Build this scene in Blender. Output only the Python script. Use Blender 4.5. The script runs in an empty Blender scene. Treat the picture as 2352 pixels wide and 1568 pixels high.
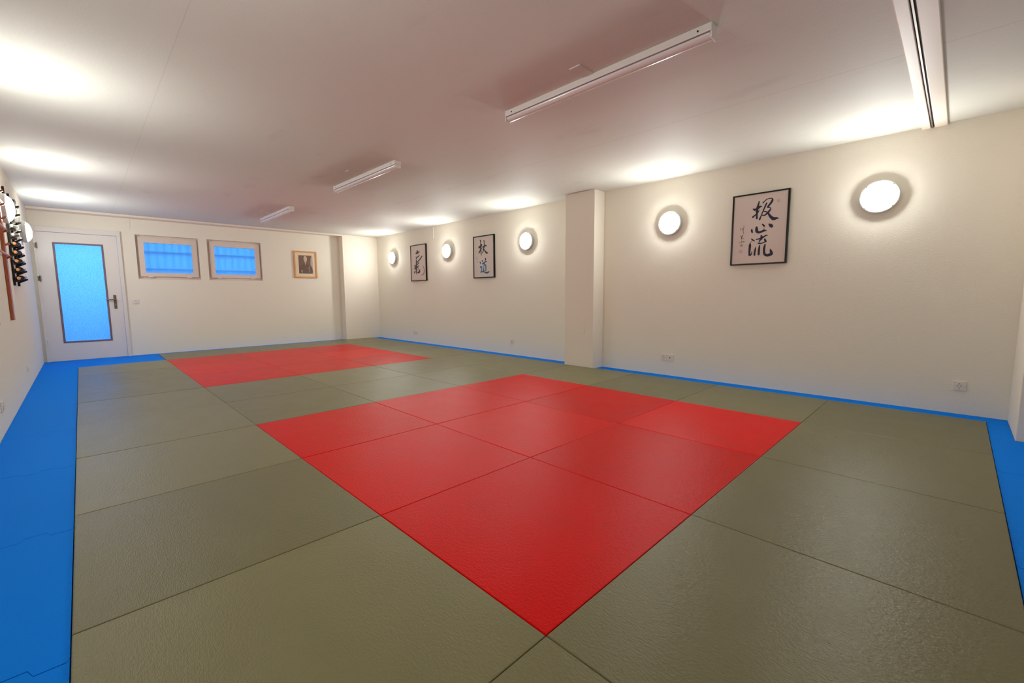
import bpy, bmesh, math, random
from mathutils import Matrix, Vector
random.seed(7)
PI = math.pi
SC = bpy.context.scene
COL = SC.collection

# ------------------------------------------------------------------ camera
cam_d = bpy.data.cameras.new('camera'); cam = bpy.data.objects.new('camera', cam_d); COL.objects.link(cam)
cam_d.sensor_width = 36.0; cam_d.lens = 36.0 * 1003.27 / 2352.0; cam_d.clip_start = 0.05
MX = [[0.701198, 0.712933, -0.006878], [0.071845, -0.080253, -0.994182], [-0.709338, 0.696624, -0.107493]]
CP = [3.7809, -0.8999, 1.0001]
cam.matrix_world = Matrix(((MX[0][0], -MX[1][0], -MX[2][0], CP[0]),
                           (MX[0][1], -MX[1][1], -MX[2][1], CP[1]),
                           (MX[0][2], -MX[1][2], -MX[2][2], CP[2]), (0, 0, 0, 1)))
SC.camera = cam
# ------------------------------------------------------------------ sky, exposure
w = bpy.data.worlds.new('dusk_sky'); SC.world = w; w.use_nodes = True
bgn = w.node_tree.nodes['Background']
bgn.inputs['Color'].default_value = (0.06, 0.33, 1.0, 1); bgn.inputs['Strength'].default_value = 7.2
SC.view_settings.view_transform = 'Standard'; SC.view_settings.look = 'None'
SC.view_settings.gamma = 1.0; SC.view_settings.use_curve_mapping = False
SC.view_settings.exposure = 0.0
LAMP_POWER = 108.0
LAMP_COLOR = (0.97, 1.0, 0.975)

# room numbers (metres, z = 0 is the top of the mats)
FX, RY, LY, NX, H = -6.15, 4.20, -1.38, 4.75, 2.35
FZ = -0.04

# ------------------------------------------------------------------ materials
def lin(r, g, b):
    f = lambda c: (c / 255.0 / 12.92) if c / 255.0 <= 0.04045 else ((c / 255.0 + 0.055) / 1.055) ** 2.4
    return (f(r), f(g), f(b), 1.0)
def mat(name, col, rough=0.6, metal=0.0, bump=0.0, scale=200.0, spec=0.5, coat=0.0, var=0.0, vscale=3.0, emit=None):
    m = bpy.data.materials.new(name); m.use_nodes = True; nt = m.node_tree; n = nt.nodes; l = nt.links
    b = n['Principled BSDF']
    b.inputs['Base Color'].default_value = col if len(col) == 4 else (*col, 1)
    b.inputs['Roughness'].default_value = rough; b.inputs['Metallic'].default_value = metal
    b.inputs['Specular IOR Level'].default_value = spec; b.inputs['Coat Weight'].default_value = coat
    b.inputs['Coat Roughness'].default_value = 0.05
    tc = n.new('ShaderNodeTexCoord')
    if bump:
        nz = n.new('ShaderNodeTexNoise'); nz.inputs['Scale'].default_value = scale; nz.inputs['Detail'].default_value = 3
        bp = n.new('ShaderNodeBump'); bp.inputs['Strength'].default_value = bump; bp.inputs['Distance'].default_value = 0.004
        l.new(tc.outputs['Object'], nz.inputs['Vector']); l.new(nz.outputs['Fac'], bp.inputs['Height']); l.new(bp.outputs['Normal'], b.inputs['Normal'])
    if var:
        nz2 = n.new('ShaderNodeTexNoise'); nz2.inputs['Scale'].default_value = vscale; nz2.inputs['Detail'].default_value = 4
        mx = n.new('ShaderNodeMix'); mx.data_type = 'RGBA'; c = b.inputs['Base Color'].default_value[:]
        mx.inputs[6].default_value = (c[0] * (1 - var), c[1] * (1 - var), c[2] * (1 - var), 1)
        mx.inputs[7].default_value = (min(1, c[0] * (1 + var)), min(1, c[1] * (1 + var)), min(1, c[2] * (1 + var)), 1)
        l.new(tc.outputs['Object'], nz2.inputs['Vector']); l.new(nz2.outputs['Fac'], mx.inputs[0]); l.new(mx.outputs[2], b.inputs['Base Color'])
    if emit:
        b.inputs['Emission Color'].default_value = (*emit[0], 1); b.inputs['Emission Strength'].default_value = emit[1]
    return m

def mat_tatami(name, col, rot, spec=0.22):
    """vinyl judo mat: fine straw-weave embossing in one direction, leathery unevenness, slight tint per mat"""
    m = mat(name, col, rough=0.47, spec=spec); nt = m.node_tree; n = nt.nodes; l = nt.links; b = n['Principled BSDF']
    tc = n.new('ShaderNodeTexCoord'); mp = n.new('ShaderNodeMapping'); mp.inputs['Rotation'].default_value = (0, 0, rot)
    mp.inputs['Scale'].default_value = (1, 6, 1)
    l.new(tc.outputs['Object'], mp.inputs['Vector'])
    n1 = n.new('ShaderNodeTexNoise'); n1.inputs['Scale'].default_value = 60; n1.inputs['Detail'].default_value = 3
    l.new(mp.outputs['Vector'], n1.inputs['Vector'])
    n2 = n.new('ShaderNodeTexNoise'); n2.inputs['Scale'].default_value = 110; n2.inputs['Detail'].default_value = 2
    l.new(tc.outputs['Object'], n2.inputs['Vector'])
    ad = n.new('ShaderNodeMath'); ad.operation = 'ADD'; l.new(n1.outputs['Fac'], ad.inputs[0]); l.new(n2.outputs['Fac'], ad.inputs[1])
    bp = n.new('ShaderNodeBump'); bp.inputs['Strength'].default_value = 0.45; bp.inputs['Distance'].default_value = 0.003
    l.new(ad.outputs[0], bp.inputs['Height']); l.new(bp.outputs['Normal'], b.inputs['Normal'])
    oi = n.new('ShaderNodeObjectInfo'); hs = n.new('ShaderNodeHueSaturation'); hs.inputs['Color'].default_value = col
    mr = n.new('ShaderNodeMapRange'); mr.inputs['To Min'].default_value = 0.90; mr.inputs['To Max'].default_value = 1.10
    l.new(oi.outputs['Random'], mr.inputs['Value'])
    n3 = n.new('ShaderNodeTexNoise'); n3.inputs['Scale'].default_value = 5; n3.inputs['Detail'].default_value = 5
    mr2 = n.new('ShaderNodeMapRange'); mr2.inputs['To Min'].default_value = 0.93; mr2.inputs['To Max'].default_value = 1.07
    l.new(tc.outputs['Object'], n3.inputs['Vector']); l.new(n3.outputs['Fac'], mr2.inputs['Value'])
    mu = n.new('ShaderNodeMath'); mu.operation = 'MULTIPLY'; l.new(mr.outputs[0], mu.inputs[0]); l.new(mr2.outputs[0], mu.inputs[1])
    l.new(mu.outputs[0], hs.inputs['Value']); l.new(hs.outputs['Color'], b.inputs['Base Color'])
    rr = n.new('ShaderNodeMapRange'); rr.inputs['To Min'].default_value = 0.24; rr.inputs['To Max'].default_value = 0.38
    l.new(n3.outputs['Fac'], rr.inputs['Value']); l.new(rr.outputs[0], b.inputs['Roughness'])
    return m

def mat_wall(name, col, bump=0.35):
    """rough painted wallpaper / plaster"""
    m = mat(name, col, rough=0.75, spec=0.3, bump=bump, scale=115); nt = m.node_tree
    nt.nodes['Noise Texture'].inputs['Detail'].default_value = 5
    return m

def mat_ceiling():
    """painted concrete: trowel marks, board joints and two hairline cracks"""
    m = mat('ceiling_paint', lin(219, 217, 207), rough=0.7, spec=0.3); nt = m.node_tree; n = nt.nodes; l = nt.links; b = n['Principled BSDF']
    tc = n.new('ShaderNodeTexCoord'); mp = n.new('ShaderNodeMapping'); mp.inputs['Scale'].default_value = (0.8, 1.8, 1)
    l.new(tc.outputs['Object'], mp.inputs['Vector'])
    n1 = n.new('ShaderNodeTexNoise'); n1.inputs['Scale'].default_value = 2.2; n1.inputs['Detail'].default_value = 3.5; l.new(mp.outputs['Vector'], n1.inputs['Vector'])
    n2 = n.new('ShaderNodeTexNoise'); n2.inputs['Scale'].default_value = 90; n2.inputs['Detail'].default_value = 3; l.new(tc.outputs['Object'], n2.inputs['Vector'])
    b1 = n.new('ShaderNodeBump'); b1.inputs['Strength'].default_value = 0.22; b1.inputs['Distance'].default_value = 0.01; l.new(n1.outputs['Fac'], b1.inputs['Height'])
    b2 = n.new('ShaderNodeBump'); b2.inputs['Strength'].default_value = 0.2; b2.inputs['Distance'].default_value = 0.003; l.new(n2.outputs['Fac'], b2.inputs['Height'])
    l.new(b1.outputs['Normal'], b2.inputs['Normal']); l.new(b2.outputs['Normal'], b.inputs['Normal'])
    sp = n.new('ShaderNodeSeparateXYZ'); l.new(tc.outputs['Object'], sp.inputs[0])
    acc = None
    for y0, wd, am in ((2.585, 0.004, 0.16), (-0.43, 0.003, 0.10), (1.376, 0.002, 0.06), (3.35, 0.003, 0.08)):
        s = n.new('ShaderNodeMath'); s.operation = 'SUBTRACT'; l.new(sp.outputs['Y'], s.inputs[0]); s.inputs[1].default_value = y0
        a = n.new('ShaderNodeMath'); a.operation = 'ABSOLUTE'; l.new(s.outputs[0], a.inputs[0])
        c = n.new('ShaderNodeMath'); c.operation = 'LESS_THAN'; l.new(a.outputs[0], c.inputs[0]); c.inputs[1].default_value = wd
        k = n.new('ShaderNodeMath'); k.operation = 'MULTIPLY'; l.new(c.outputs[0], k.inputs[0]); k.inputs[1].default_value = am
        if acc is None: acc = k
        else:
            ad = n.new('ShaderNodeMath'); ad.operation = 'ADD'; l.new(acc.outputs[0], ad.inputs[0]); l.new(k.outputs[0], ad.inputs[1]); acc = ad
    # smudges from the trowel
    cr = n.new('ShaderNodeMapRange'); cr.inputs['From Min'].default_value = 0.62; cr.inputs['From Max'].default_value = 0.80
    cr.inputs['To Max'].default_value = 0.10; l.new(n1.outputs['Fac'], cr.inputs['Value'])
    ad = n.new('ShaderNodeMath'); ad.operation = 'ADD'; l.new(acc.outputs[0], ad.inputs[0]); l.new(cr.outputs[0], ad.inputs[1])
    mx = n.new('ShaderNodeMix'); mx.data_type = 'RGBA'; mx.inputs[6].default_value = b.inputs['Base Color'].default_value[:]
    mx.inputs[7].default_value = lin(60, 45, 38); l.new(ad.outputs[0], mx.inputs[0]); l.new(mx.outputs[2], b.inputs['Base Color'])
    return m

def mat_frost(name, col, scale):
    """hammered / frosted pane: passes scattered light from outside"""
    m = bpy.data.materials.new(name); m.use_nodes = True; nt = m.node_tree; n = nt.nodes; l = nt.links
    out = n['Material Output']; n.remove(n['Principled BSDF'])
    tr = n.new('ShaderNodeBsdfTranslucent'); tr.inputs['Color'].default_value = col
    gl = n.new('ShaderNodeBsdfGlossy'); gl.inputs['Roughness'].default_value = 0.25; gl.inputs['Color'].default_value = (1, 1, 1, 1)
    tc = n.new('ShaderNodeTexCoord'); vo = n.new('ShaderNodeTexNoise'); vo.inputs['Scale'].default_value = scale; vo.inputs['Detail'].default_value = 3
    l.new(tc.outputs['Object'], vo.inputs['Vector'])
    bp = n.new('ShaderNodeBump'); bp.inputs['Strength'].default_value = 0.9; bp.inputs['Distance'].default_value = 0.01; l.new(vo.outputs['Fac'], bp.inputs['Height'])
    l.new(bp.outputs['Normal'], gl.inputs['Normal']); l.new(bp.outputs['Normal'], tr.inputs['Normal'])
    mr = n.new('ShaderNodeMix'); mr.data_type = 'RGBA'; mr.inputs[6].default_value = [c * 0.5 for c in col[:3]] + [1]; mr.inputs[7].default_value = [min(1, c * 1.45) for c in col[:3]] + [1]  # light and dark speckle of the relief put into the tint by noise
    l.new(vo.outputs['Fac'], mr.inputs[0]); l.new(mr.outputs[2], tr.inputs['Color'])
    ms = n.new('ShaderNodeMixShader'); ms.inputs[0].default_value = 0.05
    l.new(tr.outputs[0], ms.inputs[1]); l.new(gl.outputs[0], ms.inputs[2]); l.new(ms.outputs[0], out.inputs['Surface'])
    return m

M = dict(
    wall=mat_wall('wall_paint', lin(236, 229, 213), 0.45),
    column=mat_wall('column_paint', lin(234, 224, 209), 0.15),
    ceiling=mat_ceiling(),
    screed=mat('grey_screed', lin(80, 78, 75), 0.8, bump=0.2),
    trim=mat('trim_paint', lin(234, 220, 206), 0.5, bump=0.05),
    door=mat('door_paint', lin(226, 219, 212), 0.35, bump=0.03, scale=20),
    bead=mat('dark_bead', lin(120, 100, 110), 0.5),
    winframe=mat('window_frame_paint', lin(224, 208, 196), 0.4),
    steel=mat('brushed_steel', lin(150, 140, 125), 0.35, 1.0),
    darksteel=mat('tarnished_plate', lin(112, 104, 92), 0.4, 0.9),
    white=mat('white_plastic', lin(232, 222, 212), 0.35),
    hole=mat('dark_hole', lin(25, 20, 18), 0.8),
    lampring=mat('grey_lamp_housing', lin(212, 214, 212), 0.4),
    lens=mat('glowing_lamp_lens', (0.9, 0.9, 0.9), 0.3, emit=(LAMP_COLOR, LAMP_POWER)),
    batten=mat('white_enamel', lin(226, 218, 212), 0.3),
    tubecover=mat('tube_cover', lin(222, 212, 208), 0.18, coat=0.25),
    black=mat('black_lacquer', lin(16, 12, 10), 0.3, coat=0.08, spec=0.25),
    paper=mat('rice_paper', lin(216, 199, 189), 0.7, coat=0.0, var=0.03),
    paper_grey=mat('rice_paper_greyish', lin(214, 202, 192), 0.7, var=0.05),
    ink=mat('navy_ink', lin(24, 20, 48), 0.6),
    ink_brown=mat('black_brown_ink', lin(48, 38, 26), 0.6),
    ink_blue=mat('blue_ink', lin(8, 92, 140), 0.6),
    sign=mat('thin_black_ink', lin(70, 50, 50), 0.7),
    seal=mat('faded_seal_ink', lin(176, 142, 134), 0.7),
    oak=mat('light_oak', lin(208, 146, 76), 0.4, var=0.15, vscale=20),
    mount=mat('cream_mount', lin(226, 208, 180), 0.7),
    sepia=mat('sepia_photo_dark', lin(112, 82, 66), 0.5, var=0.08, vscale=12),
    sepia_robe=mat('sepia_photo_robe', lin(98, 72, 58), 0.5, var=0.08, vscale=30),
    sepia_mid=mat('sepia_photo_mid', lin(188, 156, 138), 0.5),
    sepia_light=mat('sepia_photo_light', lin(202, 172, 150), 0.5),
    teak=mat('reddish_wood', lin(168, 84, 38), 0.4, var=0.25, vscale=14),
    bokken=mat('tan_oak_sword', lin(214, 142, 84), 0.4, var=0.12, vscale=20),
    pale=mat('pale_cord', lin(196, 188, 176), 0.6, bump=0.3, scale=150),
    groove=mat('slot_shade_tone', lin(48, 34, 34), 0.7),
    rail=mat('aluminium_rail', lin(150, 140, 135), 0.5, 1.0),
    concrete=mat('outdoor_concrete', lin(120, 122, 124), 0.9, bump=0.3, scale=30),
    iron=mat('grille_iron', lin(60, 62, 66), 0.6),
    frost_door=mat_frost('hammered_glass', (0.75, 0.93, 1.0, 1), 75),
    frost_win=mat_frost('frosted_glass', (0.75, 0.93, 1.0, 1), 300),
)
def add_translucency(m, fac):
    nt = m.node_tree; n = nt.nodes; l = nt.links; b = n['Principled BSDF']
    tr = n.new('ShaderNodeBsdfTranslucent'); tr.inputs['Color'].default_value = (0.9, 0.9, 0.88, 1)
    ms = n.new('ShaderNodeMixShader'); ms.inputs[0].default_value = fac
    l.new(b.outputs[0], ms.inputs[1]); l.new(tr.outputs[0], ms.inputs[2]); l.new(ms.outputs[0], n['Material Output'].inputs['Surface'])
RED = [mat_tatami('red_vinyl_weave_long', lin(212, 5, 0), 0.0, 0.08), mat_tatami('red_vinyl_weave_cross', lin(212, 5, 0), PI / 2, 0.08)]
GRN = [mat_tatami('grey_green_vinyl_weave_long', lin(121, 116, 82), 0.0), mat_tatami('grey_green_vinyl_weave_cross', lin(121, 116, 82), PI / 2)]
BLUE = mat('blue_foam', lin(0, 128, 240), 0.7, bump=0.3, scale=180, spec=0.06)

# ------------------------------------------------------------------ mesh helpers
def bm_box(bm, x0, x1, y0, y1, z0, z1, bevel=0.0):
    t = bmesh.new() if bevel else bm
    vs = [t.verts.new(p) for p in ((x0, y0, z0), (x1, y0, z0), (x1, y1, z0), (x0, y1, z0), (x0, y0, z1), (x1, y0, z1), (x1, y1, z1), (x0, y1, z1))]
    for f in ((0, 3, 2, 1), (4, 5, 6, 7), (0, 1, 5, 4), (1, 2, 6, 5), (2, 3, 7, 6), (3, 0, 4, 7)): t.faces.new([vs[i] for i in f])
    if bevel:
        bmesh.ops.bevel(t, geom=t.edges[:], offset=bevel, segments=2, affect='EDGES', profile=0.5)
        me = bpy.data.meshes.new('tmp'); t.to_mesh(me); t.free(); bm.from_mesh(me); bpy.data.meshes.remove(me)
def bm_prism(bm, pts, z0, z1, axis='z', bevel=0.0):
    """extrude a polygon; axis says which coordinate z0..z1 runs along ('z': pts are x,y; 'y': pts x,z; 'x': pts y,z)"""
    def P(a, b, c): return {'z': (a, b, c), 'y': (a, c, b), 'x': (c, a, b)}[axis]
    t = bmesh.new()
    lo = [t.verts.new(P(a, b, z0)) for a, b in pts]; hi = [t.verts.new(P(a, b, z1)) for a, b in pts]
    t.faces.new(lo[::-1]); top = t.faces.new(hi); n = len(pts)
    for i in range(n): t.faces.new((lo[i], lo[(i + 1) % n], hi[(i + 1) % n], hi[i]))
    bmesh.ops.recalc_face_normals(t, faces=t.faces[:])
    if bevel:
        bmesh.ops.bevel(t, geom=list(top.edges), offset=bevel, segments=2, affect='EDGES', profile=0.5)
    me = bpy.data.meshes.new('tmp'); t.to_mesh(me); t.free(); bm.from_mesh(me); bpy.data.meshes.remove(me)
def bm_tube(bm, pts, rads, seg=12, squash=1.0):
    """swept round bar through points"""
    rings = []
    pts = [Vector(p) for p in pts]
    for i, p in enumerate(pts):
        d = (pts[min(i + 1, len(pts) - 1)] - pts[max(i - 1, 0)]).normalized()
        u = d.cross(Vector((0, 0, 1)));
        if u.length < 0.1: u = d.cross(Vector((0, 1, 0)))
        u.normalize(); v = d.cross(u).normalized()
        r = rads[i] if isinstance(rads, (list, tuple)) else rads
        rings.append([bm.verts.new(p + u * (math.cos(2 * PI * k / seg) * r * squash) + v * (math.sin(2 * PI * k / seg) * r)) for k in range(seg)])
    for a, b in zip(rings, rings[1:]):
        for k in range(seg): bm.faces.new((a[k], a[(k + 1) % seg], b[(k + 1) % seg], b[k]))
    bm.faces.new(rings[0][::-1]); bm.faces.new(rings[-1])
def bm_lathe_y(bm, cx, cz, prof, seg=64, sgn=1.0, y0=0.0):
    """profile of (radius, distance from wall); turned about an axis along y"""
    rings = []
    for r, d in prof:
        if r < 1e-6: rings.append([bm.verts.new((cx, y0 + sgn * d, cz))])
        else: rings.append([bm.verts.new((cx + r * math.cos(2 * PI * k / seg), y0 + sgn * d, cz + r * math.sin(2 * PI * k / seg))) for k in range(seg)])
    for a, b in zip(rings, rings[1:]):
        if len(a) == 1 and len(b) == 1: continue
        for k in range(seg):
            if len(a) == 1: bm.faces.new((a[0], b[k], b[(k + 1) % seg]))
            elif len(b) == 1: bm.faces.new((a[k], a[(k + 1) % seg], b[0]))
            else: bm.faces.new((a[k], a[(k + 1) % seg], b[(k + 1) % seg], b[k]))
def obj(name, bm, m, parent=None, smooth=False, label=None):
    bmesh.ops.recalc_face_normals(bm, faces=bm.faces[:])
    me = bpy.data.meshes.new(name); bm.to_mesh(me); bm.free(); me.materials.append(m)
    if smooth:
        me.polygons.foreach_set('use_smooth', [True] * len(me.polygons))
        me.set_sharp_from_angle(angle=math.radians(35))
    o = bpy.data.objects.new(name, me); COL.objects.link(o)
    if parent is not None: o.parent = parent
    if label: o['label'] = label
    return o
def B(*boxes, bevel=0.0):
    bm = bmesh.new()
    for b in boxes: bm_box(bm, *b, bevel=bevel)
    return bm
def empty(name, loc=(0, 0, 0)):
    o = bpy.data.objects.new(name, None); o.empty_display_size = 0.1; o.location = loc; COL.objects.link(o); return o
def tag(o, label, cat, group=None, kind=None):
    o['label'] = label; o['category'] = cat
    if group: o['group'] = group
    if kind: o['kind'] = kind
    return o
def struct(o, label, cat='wall'):
    return tag(o, label, cat, kind='structure')
def origin(o, loc):
    """put the origin of a mesh object at loc, keep its shape in place"""
    o.data.transform(Matrix.Translation(-Vector(loc))); o.location = loc; return o
def copy_tree(o, parent=None):
    c = o.copy(); COL.objects.link(c)
    if parent is not None: c.parent = parent
    for ch in list(o.children): copy_tree(ch, c)
    return c

# ------------------------------------------------------------------ room shell
struct(obj('floor', B((FX - 0.3, NX + 0.2, LY - 0.2, RY + 0.2, FZ - 0.12, FZ)), M['screed']), 'grey screed floor under the judo mats', 'floor')
struct(obj('ceiling', B((FX - 0.3, NX + 0.2, LY - 0.2, RY + 0.2, H, H + 0.15)), M['ceiling']), 'painted concrete ceiling with faint joints and trowel marks', 'ceiling')
struct(obj('wall_right', B((FX - 0.3, NX + 0.2, RY, RY + 0.2, FZ, H)), M['wall']), 'long cream wall carrying the calligraphies and round lamps')
struct(obj('wall_left', B((FX - 0.3, NX + 0.2, LY - 0.2, LY, FZ, H)), M['wall']), 'cream wall carrying the weapon racks at the left edge')
struct(obj('wall_near', B((NX, NX + 0.2, LY, RY, FZ, H)), M['wall']), 'cream wall behind the blue edge mats')
# far wall with openings: door and two basement windows
W1 = (-0.155, 0.738, 1.30, 2.06); W2 = (0.868, 1.778, 1.30, 2.06); DR = (-1.345, -0.345, FZ, 2.085)
bm = bmesh.new(); T0, T1 = FX - 0.25, FX
for b in ((LY, DR[0], FZ, H), (DR[0], DR[1], DR[3], H), (DR[1], W1[0], FZ, H), (W1[0], W1[1], FZ, W1[2]), (W1[0], W1[1], W1[3], H),
          (W1[1], W2[0], FZ, H), (W2[0], W2[1], FZ, W2[2]), (W2[0], W2[1], W2[3], H), (W2[1], RY, FZ, H)):
    bm_box(bm, T0, T1, *b)
bmesh.ops.remove_doubles(bm, verts=bm.verts[:], dist=1e-5)
struct(obj('wall_far', bm, M['wall']), 'cream end wall with glazed door and two small high windows')
# boxed corner, column, pier, soffit, ceiling beam
struct(obj('wall_far_boxing', B((FX, FX + 0.20, 3.37, RY, FZ, 2.3149)), M['column']), 'boxed-out pier in the far right corner')
co = struct(obj('wall_right_column', B((-0.11, 0.375, 3.97, RY, FZ, H), bevel=0.005), M['column']), 'square plastered column on the right wall, blue mats on both sides', 'column')
obj('access_panel', B((-0.035, 0.245, 3.966, 3.971, 0.455, 0.735), bevel=0.001), M['column'], co)
struct(obj('wall_near_pier', B((4.12, NX, 3.53, RY, FZ, H), bevel=0.005), M['column']), 'plastered pier at the right edge of the picture', 'column')
struct(obj('trim_1', B((FX, FX + 0.207, LY, RY, 2.315, H), bevel=0.006), M['trim']), 'narrow painted soffit along the top of the end wall', 'trim')
bme = bmesh.new()
bm_box(bme, 3.468, 3.522, LY, RY, 2.332, H, bevel=0.004); bm_box(bme, 3.545, 3.622, LY, RY, 2.332, H, bevel=0.004); bm_box(bme, 3.50, 3.56, LY, RY, 2.345, H)
be = struct(obj('trim_2', bme, M['trim']), 'painted ceiling beam with a slot for a partition rail', 'trim')
obj('rail', B((3.528, 3.536, LY, RY, 2.333, 2.345)), M['rail'], be, label='bright metal rail in the slot')
obj('slot', B((3.522, 3.545, LY, RY, 2.3425, 2.3449)), M['groove'], be, label='dark strip in the slot, its shade put into the colour')  # shade inside the slot painted as a dark strip
struct(obj('trim_3', B((-3.622, -3.61, RY - 0.008, RY, 2.11, 2.35), bevel=0.002), M['wall']), 'short painted cable duct below the ceiling on the right wall', 'trim')
struct(obj('trim_4', B((FX, FX + 0.008, -0.155 - 0.06, -0.155 - 0.048, 2.14, 2.315), bevel=0.002), M['wall']), 'short painted cable duct above the door side of the window', 'trim')

# ------------------------------------------------------------------ outside: ground, and an unseen wall added to dim the lower door pane
tag(obj('dimming_wall', B((-8.0, -7.8, -3.4, 4.6, -0.2, 1.1)), M['concrete']), 'unseen concrete wall added outside to dim the lower door glass', 'wall', kind='structure')
tag(obj('outside_ground', B((-7.8, FX - 0.25, -3.4, 4.6, -0.3, -0.1)), M['concrete']), 'concrete ground outside the door', 'ground', kind='structure')

# ------------------------------------------------------------------ door
d = empty('door_1', (FX, -0.845, FZ)); struct(d, 'white door with a tall blue-lit pane of hammered glass', 'door')
L0, L1, LZ0, LZ1 = -1.315, -0.395, -0.005, 2.003    # leaf
G = (-1.135, -0.575, 0.285, 1.845)                # glass
def dp(name, bm, m, parent=d, **k):
    o = obj(name, bm, m, parent, **k)
    if parent is d: o.data.transform(Matrix.Translation(-d.location))
    return o
fo = FX + 0.035
dp('door_frame', B((FX - 0.06, fo, DR[0], DR[0] + 0.03, FZ, 2.085), (FX - 0.06, fo, -0.392, -0.345, FZ, 2.085), (FX - 0.06, fo, DR[0] + 0.03, -0.392, 2.006, 2.085), bevel=0.003), M['door'])
dp('door_frame', B((FX - 0.20, FX - 0.06, DR[0], DR[0] + 0.045, FZ, 2.085), (FX - 0.20, FX - 0.06, -0.41, -0.345, FZ, 2.085), (FX - 0.20, FX - 0.06, DR[0] + 0.045, -0.41, 1.99, 2.085)), M['door'])
lf0, lf1 = FX - 0.02, FX + 0.022
dp('door_leaf', B((lf0, lf1, L0, G[0], LZ0, LZ1), (lf0, lf1, G[1], L1, LZ0, LZ1), (lf0, lf1, G[0], G[1], LZ0, G[2]), (lf0, lf1, G[0], G[1], G[3], LZ1)), M['door'])
bw = 0.016
dp('glazing_bead', B((lf1 - 0.012, lf1 + 0.005, G[0] - 0.01, G[0] + bw, G[2] - 0.01, G[3] + 0.01), (lf1 - 0.012, lf1 + 0.005, G[1] - bw, G[1] + 0.01, G[2] - 0.01, G[3] + 0.01),
   (lf1 - 0.012, lf1 + 0.005, G[0] + bw, G[1] - bw, G[2] - 0.01, G[2] + bw), (lf1 - 0.012, lf1 + 0.005, G[0] + bw, G[1] - bw, G[3] - bw, G[3] + 0.01), bevel=0.002), M['bead'], label='dull violet-grey bead around the pane')
dp('door_pane', B((lf0 + 0.018, lf0 + 0.018 + 0.0005, G[0], G[1], G[2], G[3])), M['frost_door'], label='pane of hammered glass glowing blue')
dp('handle_plate', B((lf1, lf1 + 0.008, -0.505, -0.468, 0.805, 1.035), bevel=0.003), M['darksteel'], label='dull steel long plate')
bm = bmesh.new(); bm_tube(bm, [(lf1, -0.487, 0.957), (lf1 + 0.045, -0.487, 0.957)], 0.009)
bm_tube(bm, [(lf1 + 0.045, -0.478, 0.957), (lf1 + 0.048, -0.53, 0.957), (lf1 + 0.046, -0.585, 0.957), (lf1 + 0.042, -0.60, 0.957)], [0.010, 0.009, 0.009, 0.009])
dp('door_lever', bm, M['steel'], smooth=True, label='bright steel lever')
dp('lock_cylinder', B((lf1 + 0.008, lf1 + 0.014, -0.496, -0.478, 0.855, 0.885), bevel=0.002), M['steel'])
for hz in (1.79, 1.29, 0.29):
    bm = bmesh.new(); bm_tube(bm, [(fo + 0.004, -1.313, hz - 0.045), (fo + 0.004, -1.313, hz + 0.045)], 0.009)
    bm_box(bm, fo - 0.002, fo + 0.002, -1.34, -1.313, hz - 0.035, hz + 0.035)
    dp('hinge', bm, M['darksteel'] if hz > 1 else M['door'], smooth=True)

# ------------------------------------------------------------------ windows
def window(idx, R, glass, hy, lab):
    w_ = empty('window_%d' % idx, (FX, (R[0] + R[1]) / 2, R[2])); struct(w_, lab, 'window')
    def wp(name, bm, m, parent=w_, **k):
        o = obj(name, bm, m, parent, **k)
        o.data.transform(Matrix.Translation(-w_.location))
        return o
    a, b, z0, z1 = R; x0 = FX - 0.075
    fw = 0.055
    wp('window_frame', B((x0 - 0.05, x0, a, a + fw, z0, z1), (x0 - 0.05, x0, b - fw, b, z0, z1), (x0 - 0.05, x0, a + fw, b - fw, z0, z0 + 0.07), (x0 - 0.05, x0, a + fw, b - fw, z1 - 0.05, z1)), M['winframe'])
    ga, gb, gz0, gz1 = glass; s0, s1 = x0, x0 + 0.035
    sa, sb, sz0, sz1 = ga - 0.075, gb + 0.082, gz0 - 0.065, gz1 + 0.095
    sash = wp('sash', B((s0, s1, sa, ga, sz0, sz1), (s0, s1, gb, sb, sz0, sz1), (s0, s1, ga, gb, sz0, gz0), (s0, s1, ga, gb, gz1, sz1)), M['winframe'])
    wp('window_pane', B((s0 + 0.005, s0 + 0.0055, ga, gb, gz0, gz1)), M['frost_win'], sash, label='frosted pane glowing blue')
    bm = bmesh.new(); bm_box(bm, s1, s1 + 0.012, hy - 0.055, hy + 0.055, gz1 + 0.03, gz1 + 0.055, bevel=0.003); bm_box(bm, s1 + 0.012, s1 + 0.03, hy - 0.045, hy + 0.03, gz1 + 0.036, gz1 + 0.05, bevel=0.003)
    wp('window_handle', bm, M['white'], sash, label='small latch at the top of the sash')
    for hh in (a + 0.17, b - 0.17):
        wp('hinge', B((s1 - 0.004, s1 + 0.012, hh - 0.035, hh + 0.035, sz0 - 0.016, sz0 + 0.006), bevel=0.002), M['winframe'], sash)
    wp('window_sill', B((FX - 0.125, FX + 0.0, a, b, z0 - 0.0, z0 + 0.012)), M['winframe'])
    # iron grille outside
    bm = bmesh.new(); gx = x0 - 0.036; n = 6
    for k in range(n):
        y = ga + (k + 0.5) * (gb - ga) / n; bm_tube(bm, [(gx, y, z0 + 0.071), (gx, y, z1 - 0.051)], 0.011, 8)
    for z in (gz0 + 0.07, gz0 + 0.36): bm_box(bm, gx - 0.006, gx + 0.006, a + 0.06, b - 0.06, z - 0.012, z + 0.012)
    wp('grille', bm, M['iron'], label='iron bars seen blurred through the frosted pane')
window(1, W1, (-0.045, 0.632, 1.418, 1.935), 0.32, 'small high window nearer the door, blue frosted pane')
window(2, W2, (0.985, 1.668, 1.418, 1.938), 1.35, 'small high window nearer the portrait, blue frosted pane')

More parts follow.
